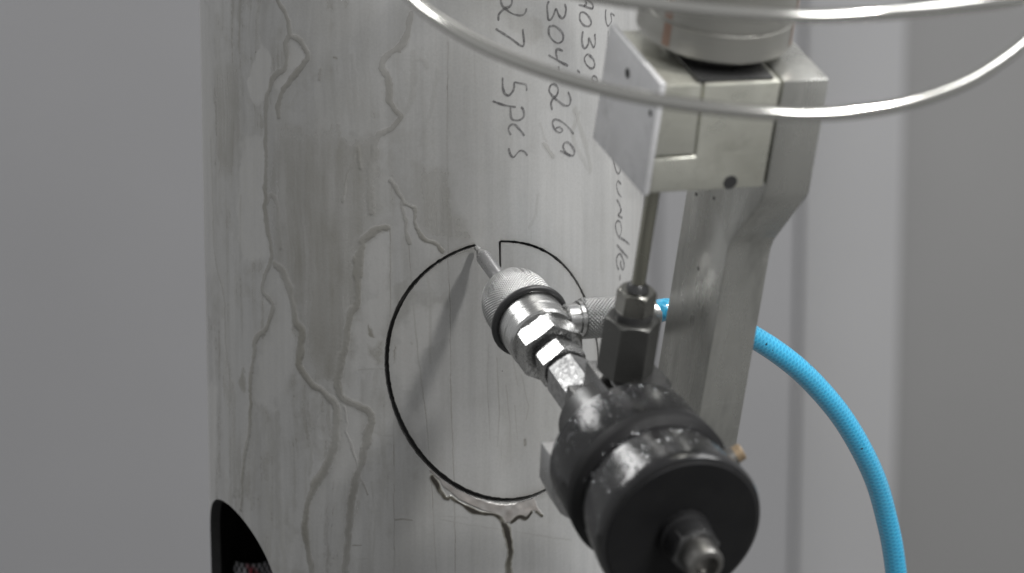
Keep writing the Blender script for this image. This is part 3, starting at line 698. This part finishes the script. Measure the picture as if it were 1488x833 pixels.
# --- handwriting
def ribbon_mesh(name, strokes, w):
    V, F, UVs = [], [], []
    for st in strokes:
        p = catmull(st, 0.5)
        T = np.gradient(p, axis=0); T /= np.linalg.norm(T, axis=1)[:, None] + 1e-9
        Nn = np.stack([-T[:, 1], T[:, 0]], 1)
        b = len(V)
        for q in range(len(p)):
            ww = w * (0.80 + 0.35 * noise.noise(Vector((p[q][0] * .3, p[q][1] * .3, 0.5))))
            if q in (0, len(p) - 1): ww *= 0.6
            for sgn in (-1, 1):
                u, z = p[q] + Nn[q] * sgn * ww / 2
                a = u / RP; r = RP + 0.10 + 0.0004 * b
                V.append(((r * math.sin(a)) * S, (-r * math.cos(a)) * S, (z - ZB) * S))
        for q in range(len(p) - 1):
            F.append((b + 2 * q, b + 2 * q + 2, b + 2 * q + 3, b + 2 * q + 1)); UVs += [(q, 0), (q + 1, 0), (q + 1, 1), (q, 1)]
    me = bpy.data.meshes.new(name); me.from_pydata(V, [], F)
    me.uv_layers.new(name='UVMap').data.foreach_set('uv', np.array(UVs, 'f').ravel())
    return me
WL = {'pieces_note': 'handwritten note 27 5pcs', 'number_note': 'handwritten number 304-269', 'code_note': 'handwritten code starting 0 3 0',
      'size_note': 'faint handwritten digits near the bracket', 'bundle_note': 'handwritten word bundle'}
for k, st in WRITING.items():
    o = link('handwriting', ribbon_mesh('handwriting', st, 1.75 if k != 'bundle_note' else 1.9), M['ink'], pipe)
    o['label'] = WL[k]

# --- checked cloth lying in the bore, seen through the finished hole
def insert():
    V, F, UVs = [], [], []
    n = 26
    for i in range(n):
        for j in range(n):
            x, y = i / (n - 1), j / (n - 1)
            px = -62 - 36 * x; pz = -218 + 70 * y
            py = 8 - 10 * (1 - y) + 3.5 * math.sin(9 * x + 4 * y) + 2.5 * math.sin(13 * y)
            V.append((px * S, py * S, pz * S))
    for i in range(n - 1):
        for j in range(n - 1):
            F.append((i * n + j, (i + 1) * n + j, (i + 1) * n + j + 1, i * n + j + 1))
            UVs += [(i / n, j / n), ((i + 1) / n, j / n), ((i + 1) / n, (j + 1) / n), (i / n, (j + 1) / n)]
    me = bpy.data.meshes.new('checked_cloth'); me.from_pydata(V, [], F)
    me.uv_layers.new(name='UVMap').data.foreach_set('uv', np.array(UVs, 'f').ravel())
    me.polygons.foreach_set('use_smooth', [True] * len(F))
    o = link('checked_cloth', me, M['insert'])
    md = o.modifiers.new('thickness', 'SOLIDIFY'); md.thickness = 0.0015
    return o
tag(insert(), 'red, white and black checked cloth inside the pipe, seen through the dark hole', 'insert')

# ------------------------------------------------------------------ the cutting head: local x = right, y = up the column, z = out along the nozzle
UX = Vector((0.93040459, 0.36544625, -0.02821929)); EX = Vector((0.12306042, -0.23892685, 0.96320823)); NX = Vector((0.34525849, -0.89964604, -0.26727061))
TIP = Vector((27.3176, -108.9981, 45.9330)) * S
HM = Matrix.Translation(TIP) @ Matrix((UX, EX, NX)).transposed().to_4x4()
head = empty('waterjet_cutting_head', mat=HM)
tag(head, 'waterjet cutting head with knurled nozzle, black actuator and aluminium bracket', 'cutting head')

# nozzle
nz = lathe('nozzle_tube', [(9.0, 3.5), (9.6, 3.65), (46, 3.65)], M['nozzle'], head, segs=40)
lathe('nozzle_tip', [(-0.6, 1.1), (0.2, 1.5), (3.6, 1.6), (4.2, 2.0), (9.0, 3.5)], M['tip'], nz, segs=40)

def knurl(name, prof, mat, parent, axis, c, nseg, nlen, p, amp):
    """sleeve with real diamond knurling; prof(f) -> (position, radius, knurl amount)"""
    bm = bmesh.new(); k = AX[axis]; i, j = [(1, 2), (2, 0), (0, 1)][k]
    rings = []
    teeth = None
    tri = lambda x: abs((x % 1.0) - 0.5) * 2
    for q in range(nlen):
        a, r, kn = prof(q / (nlen - 1)); ring = []
        rm = prof(0.75)[1]; teeth = round(2 * math.pi * rm / p)
        for s in range(nseg):
            t = 2 * math.pi * s / nseg
            x, y = teeth * t / (2 * math.pi), a / p
            hgt = min(tri(x + y), tri(x - y)) if kn else 0.4
            rr = r + amp * (hgt - 0.4) * 2
            v = [0, 0, 0]; v[k] = a; v[i] = rr * math.cos(t); v[j] = rr * math.sin(t)
            ring.append(bm.verts.new([(v[w] + c[w]) * S for w in range(3)]))
        rings.append(ring)
    for A, B in zip(rings, rings[1:]):
        for s in range(nseg): bm.faces.new((A[s], A[(s + 1) % nseg], B[(s + 1) % nseg], B[s]))
    bm.faces.new(rings[0]); bm.faces.new(rings[-1])
    return from_bm(name, bm, mat, parent, angle=60)

def kprof(f):
    a = 41.5 + f * 28.0
    x = min(1.0, (a - 41.5) / 16.5)
    r = 8.6 + 7.7 * math.sin(math.acos(1 - x)) ** 0.9 if x < 1 else 16.3
    return a, r, f > 0.02
knurl('knurled_sleeve', kprof, M['knurl'], head, 'n', (0, 0, 0), 620, 190, 1.75, 0.34)

def torus(name, R0, r0, n, mat, parent):
    prof = [(n + r0 * math.sin(a), R0 + r0 * math.cos(a)) for a in np.linspace(-math.pi / 2, 1.5 * math.pi, 25)]
    bm = lathe_bm(prof, 'n', segs=96); bmesh.ops.remove_doubles(bm, verts=bm.verts, dist=1e-6)
    for f in [f for f in bm.faces if len(f.verts) > 4]: bm.faces.remove(f)
    return from_bm(name, bm, mat, parent, angle=80)
torus('rubber_ring', 16.9, 1.65, 71.2, M['rubber'], head)
bar = lathe('barrel', [(69.5, 15.6), (70, 15.9), (80.5, 15.9), (80.8, 15.6), (81.4, 15.6), (81.7, 15.9), (88.5, 15.9), (89.6, 15.0), (89.6, 13.0)], M['bright'], head, segs=96)
hexnut('hex_nut', 15.6, 89.0, 103.0, M['hex'], head, rot=math.radians(98), ch0=3.2, ch1=0.7)
lathe('nut_neck', [(102, 9.3), (107, 9.3)], M['dark_steel'], head, segs=48)
hexnut('hex_nut', 11.6, 106.0, 117.0, M['hex'], head, rot=math.radians(102), ch0=1.2, ch1=0.5)
lathe('nut_neck', [(116, 8.6), (121, 8.6)], M['dark_steel'], head, segs=48)
hexnut('valve_stem', 11.4, 120.5, 160.0, M['neck'], head, rot=math.radians(96), ch0=0.7, ch1=0.6)

# abrasive inlet
def kp2(f): return 19.5 + f * 31, 9.2, True
inl = knurl('inlet_sleeve', kp2, M['knurl'], head, 'u', (0, 7.0, 84), 360, 200, 1.75, 0.34)
lathe('inlet_neck', [(12.0, 7.2), (17.0, 7.2), (17.4, 8.3), (19.6, 8.3)], M['bright'], inl, 'u', (0, 7.0, 84), 48)
lathe('inlet_end', [(50.4, 8.2), (53.5, 8.2), (54, 6.2), (57, 6.2)], M['bright'], inl, 'u', (0, 7.0, 84), 48)

# valve body with stepped clamps (mostly behind the actuator)
cl = box('clamp_block', (-5.8, 24), (-16, 23.6), (148.5, 187), M['clamp'], head, 0.7)
prism('clamp_edge', [(-14.2, -12), (-5.9, -12), (-5.9, 13.2), (-14.2, 13.2)], 'n', 150.5, 187, M['clamp'], head, 0.7)
lathe('valve_body', [(158, 19), (188, 21)], M['dark_steel'], head, segs=48)
prism('guard_plate', [(-32.6, -1.5), (-31.0, -19.0), (-25.0, -29.8), (-14.5, -36.5), (0, -39), (0, -1.5)], 'n', 172, 187, M['clamp_pale'], head, 0.4)

# actuator
act = lathe('actuator_body', [(187.0, 30), (187.2, 33.4), (188.2, 34.5), (212.5, 35.9), (213.4, 35.5)], M['anodised'], head, segs=128)
lathe('actuator_band', [(213.0, 35.0), (213.6, 36.3), (218.5, 36.5), (219.6, 36.0), (222.0, 33.4)], M['cap'], act, segs=128)
lathe('actuator_front', [(221.0, 32.4), (222.0, 33.2), (246, 36.5), (250.5, 36.7), (252.6, 35.8), (253.3, 34.0)], M['anodised'], act, segs=128)
cap = lathe('end_cap', [(250.0, 34.0), (253.4, 34.2), (254.0, 33.6), (254.0, 11.0)], M['cap'], head, segs=128)
lathe('cap_hub', [(253.6, 11.6), (258.5, 11.6), (259.0, 10.8), (268.0, 10.4), (269, 9.6)], M['cap'], cap, segs=64)
hexnut('hub_nut', 10.8, 262, 269.5, M['dark_steel'], cap, rot=0.3, ch0=0.6, ch1=0.8)
con = lathe('air_connector', [(268, 7.6), (272, 7.9), (279, 7.9), (280.5, 7.3), (281, 5.2), (276, 4.6), (276, 0.0)], M['connector'], cap, segs=56)
# bronze plug on the actuator's side
pd = Vector((0.85, 0.53, 0)).normalized()
def along(name, prof, mat, parent, origin, d, segs=32):
    bm = lathe_bm(prof, 'n', segs=segs)
    rot = Vector((0, 0, 1)).rotation_difference(d).to_matrix().to_4x4()
    bm.transform(Matrix.Translation(Vector(origin) * S) @ rot)
    return from_bm(name, bm, mat, parent)
po = (pd.x * 34, pd.y * 34, 228.5)
plug = along('bronze_plug', [(3.4, 3.8), (6.6, 3.8), (7.2, 3.2)], M['brass'], act, po, pd)
along('plug_collar', [(0.0, 4.8), (3.2, 4.8), (3.5, 4.3)], M['connector'], plug, po, pd)

# inlet fitting and the high pressure tube on top of the valve
hx = (5.4, 0, 165)
lathe('fitting_flange', [(16, 13.5), (23.6, 13.5), (24.6, 12.6), (27.0, 10.6)], M['dark_steel'], head, 'e', (11.5, 0, 170), 56)
hexnut('hex_fitting', 12.4, 26.4, 53.5, M['nut_dark'], head, axis='e', c=(hx[0], 0, hx[2]), rot=math.radians(14), ch0=1.0, ch1=1.2)
lathe('fitting_neck', [(53.0, 8.2), (57.0, 8.2)], M['dark_steel'], head, 'e', (hx[0], 0, hx[2]), 40)
hexnut('gland_nut', 8.7, 56.4, 67.2, M['nut_mid'], head, axis='e', c=(hx[0], 0, hx[2]), rot=math.radians(4), ch0=0.8, ch1=1.4)
lathe('high_pressure_tube', [(66, 3.05), (150, 3.05)], M['tube'], head, 'e', (hx[0], 0, hx[2]), 32)
lathe('tube_gland', [(66.9, 5.2), (69.0, 4.6), (70.5, 3.4)], M['dark_steel'], head, 'e', (hx[0], 0, hx[2]), 32)

# bracket: block, inset panel, side plate and the arm plate
blk = prism('mounting_block', [(-5.9, 124.2), (46.6, 124.2), (46.6, 174), (11.4, 174), (13.0, 140.6), (-5.9, 140.6)], 'n', 130, 185, M['alu'], head, 1.3)
prism('inset_panel', [(-5.9, 141.6), (12.0, 141.6), (10.4, 174), (-5.9, 174)], 'n', 131, 184.7, M['alu'], blk, 0.5)
sp = prism('side_plate', [(122.4, 128.8), (124.2, 186.0), (175.8, 186.0), (176.4, 128.8)], 'u', -9.2, -6.4, M['alu_plate'], head, 0.35)
for e_, n_, r_ in ((165.0, 153.5, 2.3), (160.0, 181.0, 1.5), (163.5, 169.0, 0.9)):
    lathe('bolt_hole', [(-9.30, r_), (-9.0, r_ * 0.9)], M['hole'], sp, 'u', (0, e_, n_), 24)
lathe('bolt_hole', [(184.9, 3.3), (185.12, 3.1)], M['hole'], blk, 'n', (30.6, 127.6, 0), 28)

def arm_profile():
    # front edge from the top down: straight, 45 degree slope back with a rounded foot, straight arm, then up the back
    pts = [(174.0, 130.0), (174.0, 185.0), (121.0, 185.0), (116.5, 183.0)]
    pts += [(88.5, 163.8), (84.5, 161.4), (80.5, 160.3), (77.0, 160.0)]
    pts += [(-30.0, 160.0), (-30.0, 112.0), (112.0, 112.0), (124.0, 118.0), (130.0, 130.0)]
    return pts
arm = prism('arm_plate', arm_profile(), 'u', 47.6, 68.6, M['alu_arm'], head, 0.8)
for e_, n_ in ((88.5, 122), (95.6, 139.5), (58.8, 136)):
    lathe('bolt_hole', [(47.52, 0.9), (47.8, 0.8)], M['hole'], arm, 'u', (0, e_, n_), 16)

prism('recess_shade_plate', [(9.0, 174.3), (43.5, 174.3), (43.5, 175.6), (9.0, 175.6)], 'n', 135, 183.6, M['dark_steel'], head, 0.3)  # thin dark plate standing in for the shaded recess below the collar
# rotary collar above the bracket
cc = (29.3, 0, 150)
nk = lathe('collar_neck', [(172.5, 22), (183, 22)], M['dark_steel'], head, 'e', cc, 64)
col = lathe('rotary_collar', [(181.0, 32.0), (182, 33.0), (193.6, 33.0), (194.0, 32.5), (194.8, 32.5), (195.2, 33.4), (290, 33.4)], M['collar'], head, 'e', cc, 128)
bmc = bmesh.new()  # thin strips that paint orange reflections onto the collar
for a in (-62, 52):
    for (e0, e1, rr) in ((183.0, 193.2, 33.12), (195.6, 289, 33.52)):
        vs = []
        for k in range(5):
            t = math.radians(a - 3.5 + 7 * k / 4)
            vs.append([bmc.verts.new(Vector((cc[0] + rr * math.sin(t), ee, cc[2] + rr * math.cos(t))) * S) for ee in (e0, e1)])
        for p, q in zip(vs, vs[1:]): bmc.faces.new((p[0], q[0], q[1], p[1]))
from_bm('reflection_strip', bmc, M['reflection_tint'], col)

# water droplets on the actuator and clamps
def droplets():
    bm = bmesh.new()
    def drop(p, nrm, r):
        m = Matrix.Translation(Vector(p) * S) @ Vector((0, 0, 1)).rotation_difference(nrm).to_matrix().to_4x4() @ Matrix.Diagonal((r * S, r * S, 0.6 * r * S, 1))
        bmesh.ops.create_icosphere(bm, subdivisions=2, radius=1.0, matrix=m)
    for q in range(420):
        f = random.betavariate(1.6, 1.6)
        t = math.radians(95 + random.gauss(25, 34)); n = random.uniform(188.5, 214) if random.random() < 0.72 else random.uniform(223, 249)
        r = 35.0 + (n - 188) * 0.026 if n < 216 else 36.2 + (n - 222) * 0.018
        nr = Vector((math.cos(t), math.sin(t), 0))
        drop((r * nr.x, r * nr.y, n), nr, random.choice((0.18, 0.22, 0.28, 0.35, 0.35, 0.5, 0.7)))
    for q in range(16):
        a = random.uniform(0, 6.28); rr = random.uniform(12, 31)
        drop((rr * math.cos(a), rr * math.sin(a), 253.6), Vector((0, 0, 1)), random.uniform(0.3, 0.6))
    for q in range(10):
        a = random.uniform(0.3, 2.8); drop((11.6 * math.cos(a), 11.6 * math.sin(a), random.uniform(254, 258)), Vector((math.cos(a), math.sin(a), 0)), random.uniform(0.4, 0.8))
    for q in range(40):
        drop((random.uniform(-5, 20), 23.6, random.uniform(150, 187)), Vector((0, 1, 0)), random.uniform(0.25, 0.6))
    o = from_bm('water_droplets', bm, M['drop'], act, angle=180)
    o['kind'] = 'stuff'
droplets()

# ------------------------------------------------------------------ blue hose
H2W = lambda p: np.array(HM @ (Vector(p) * S)) / S
hp = [(55, 7.0, 84), (62, 8.8, 84.5), (84, 4.5, 85), (107.9, -8.8, 85), (127, -22.0, 85), (142.7, -35.6, 85), (160, -54, 85), (175.1, -74.4, 85), (188, -96, 85), (198.2, -119.4, 85), (205, -138, 85), (211, -160, 85), (217, -195, 85), (219, -240, 85)]
hose_pts = catmull([H2W(p) for p in hp], 1.2)
hose = tube('blue_hose', hose_pts, 5.35, M['hose'], None, 28)
tag(hose, 'bright blue braided hose curving down from the knurled side inlet', 'hose')

# ------------------------------------------------------------------ coiled high pressure tube round the collar
lo = [(-150, 196), (-125, 200), (-104.9, 203), (-86.8, 204.5), (-75, 206), (-66.2, 206.7), (-52, 208), (-39.9, 208.8), (-28.8, 210.0), (-17.9, 210.8), (-7.3, 211.3), (5.2, 213.6), (18.9, 218.4), (27, 222.9), (34.5, 226.8), (42.4, 231.3), (60, 236), (100, 236), (180, 238), (260, 239.0), (290, 240)]
hi = [(303.2, 242.1), (312, 244.7), (320.1, 247.3), (328.8, 249.7), (339.6, 251.5), (348.2, 252.6), (357.2, 253.8), (368.3, 254.2), (378.5, 252.7), (391.2, 248.8), (407.9, 247.5), (430, 252), (480, 262), (540, 274)]
def coil_pts():
    A = catmull(lo + hi, 2.0); out = []
    for a, e_ in A:
        t = math.radians(a)
        out.append(H2W((29 + 140 * math.sin(t), e_, 150 + 140 * math.cos(t))))
    return np.array(out)
coil = tube('coiled_tube', coil_pts(), 2.75, M['coil'], None, 20)
tag(coil, 'thin shiny steel tube coiled in wide loops in front of the bracket', 'tube')
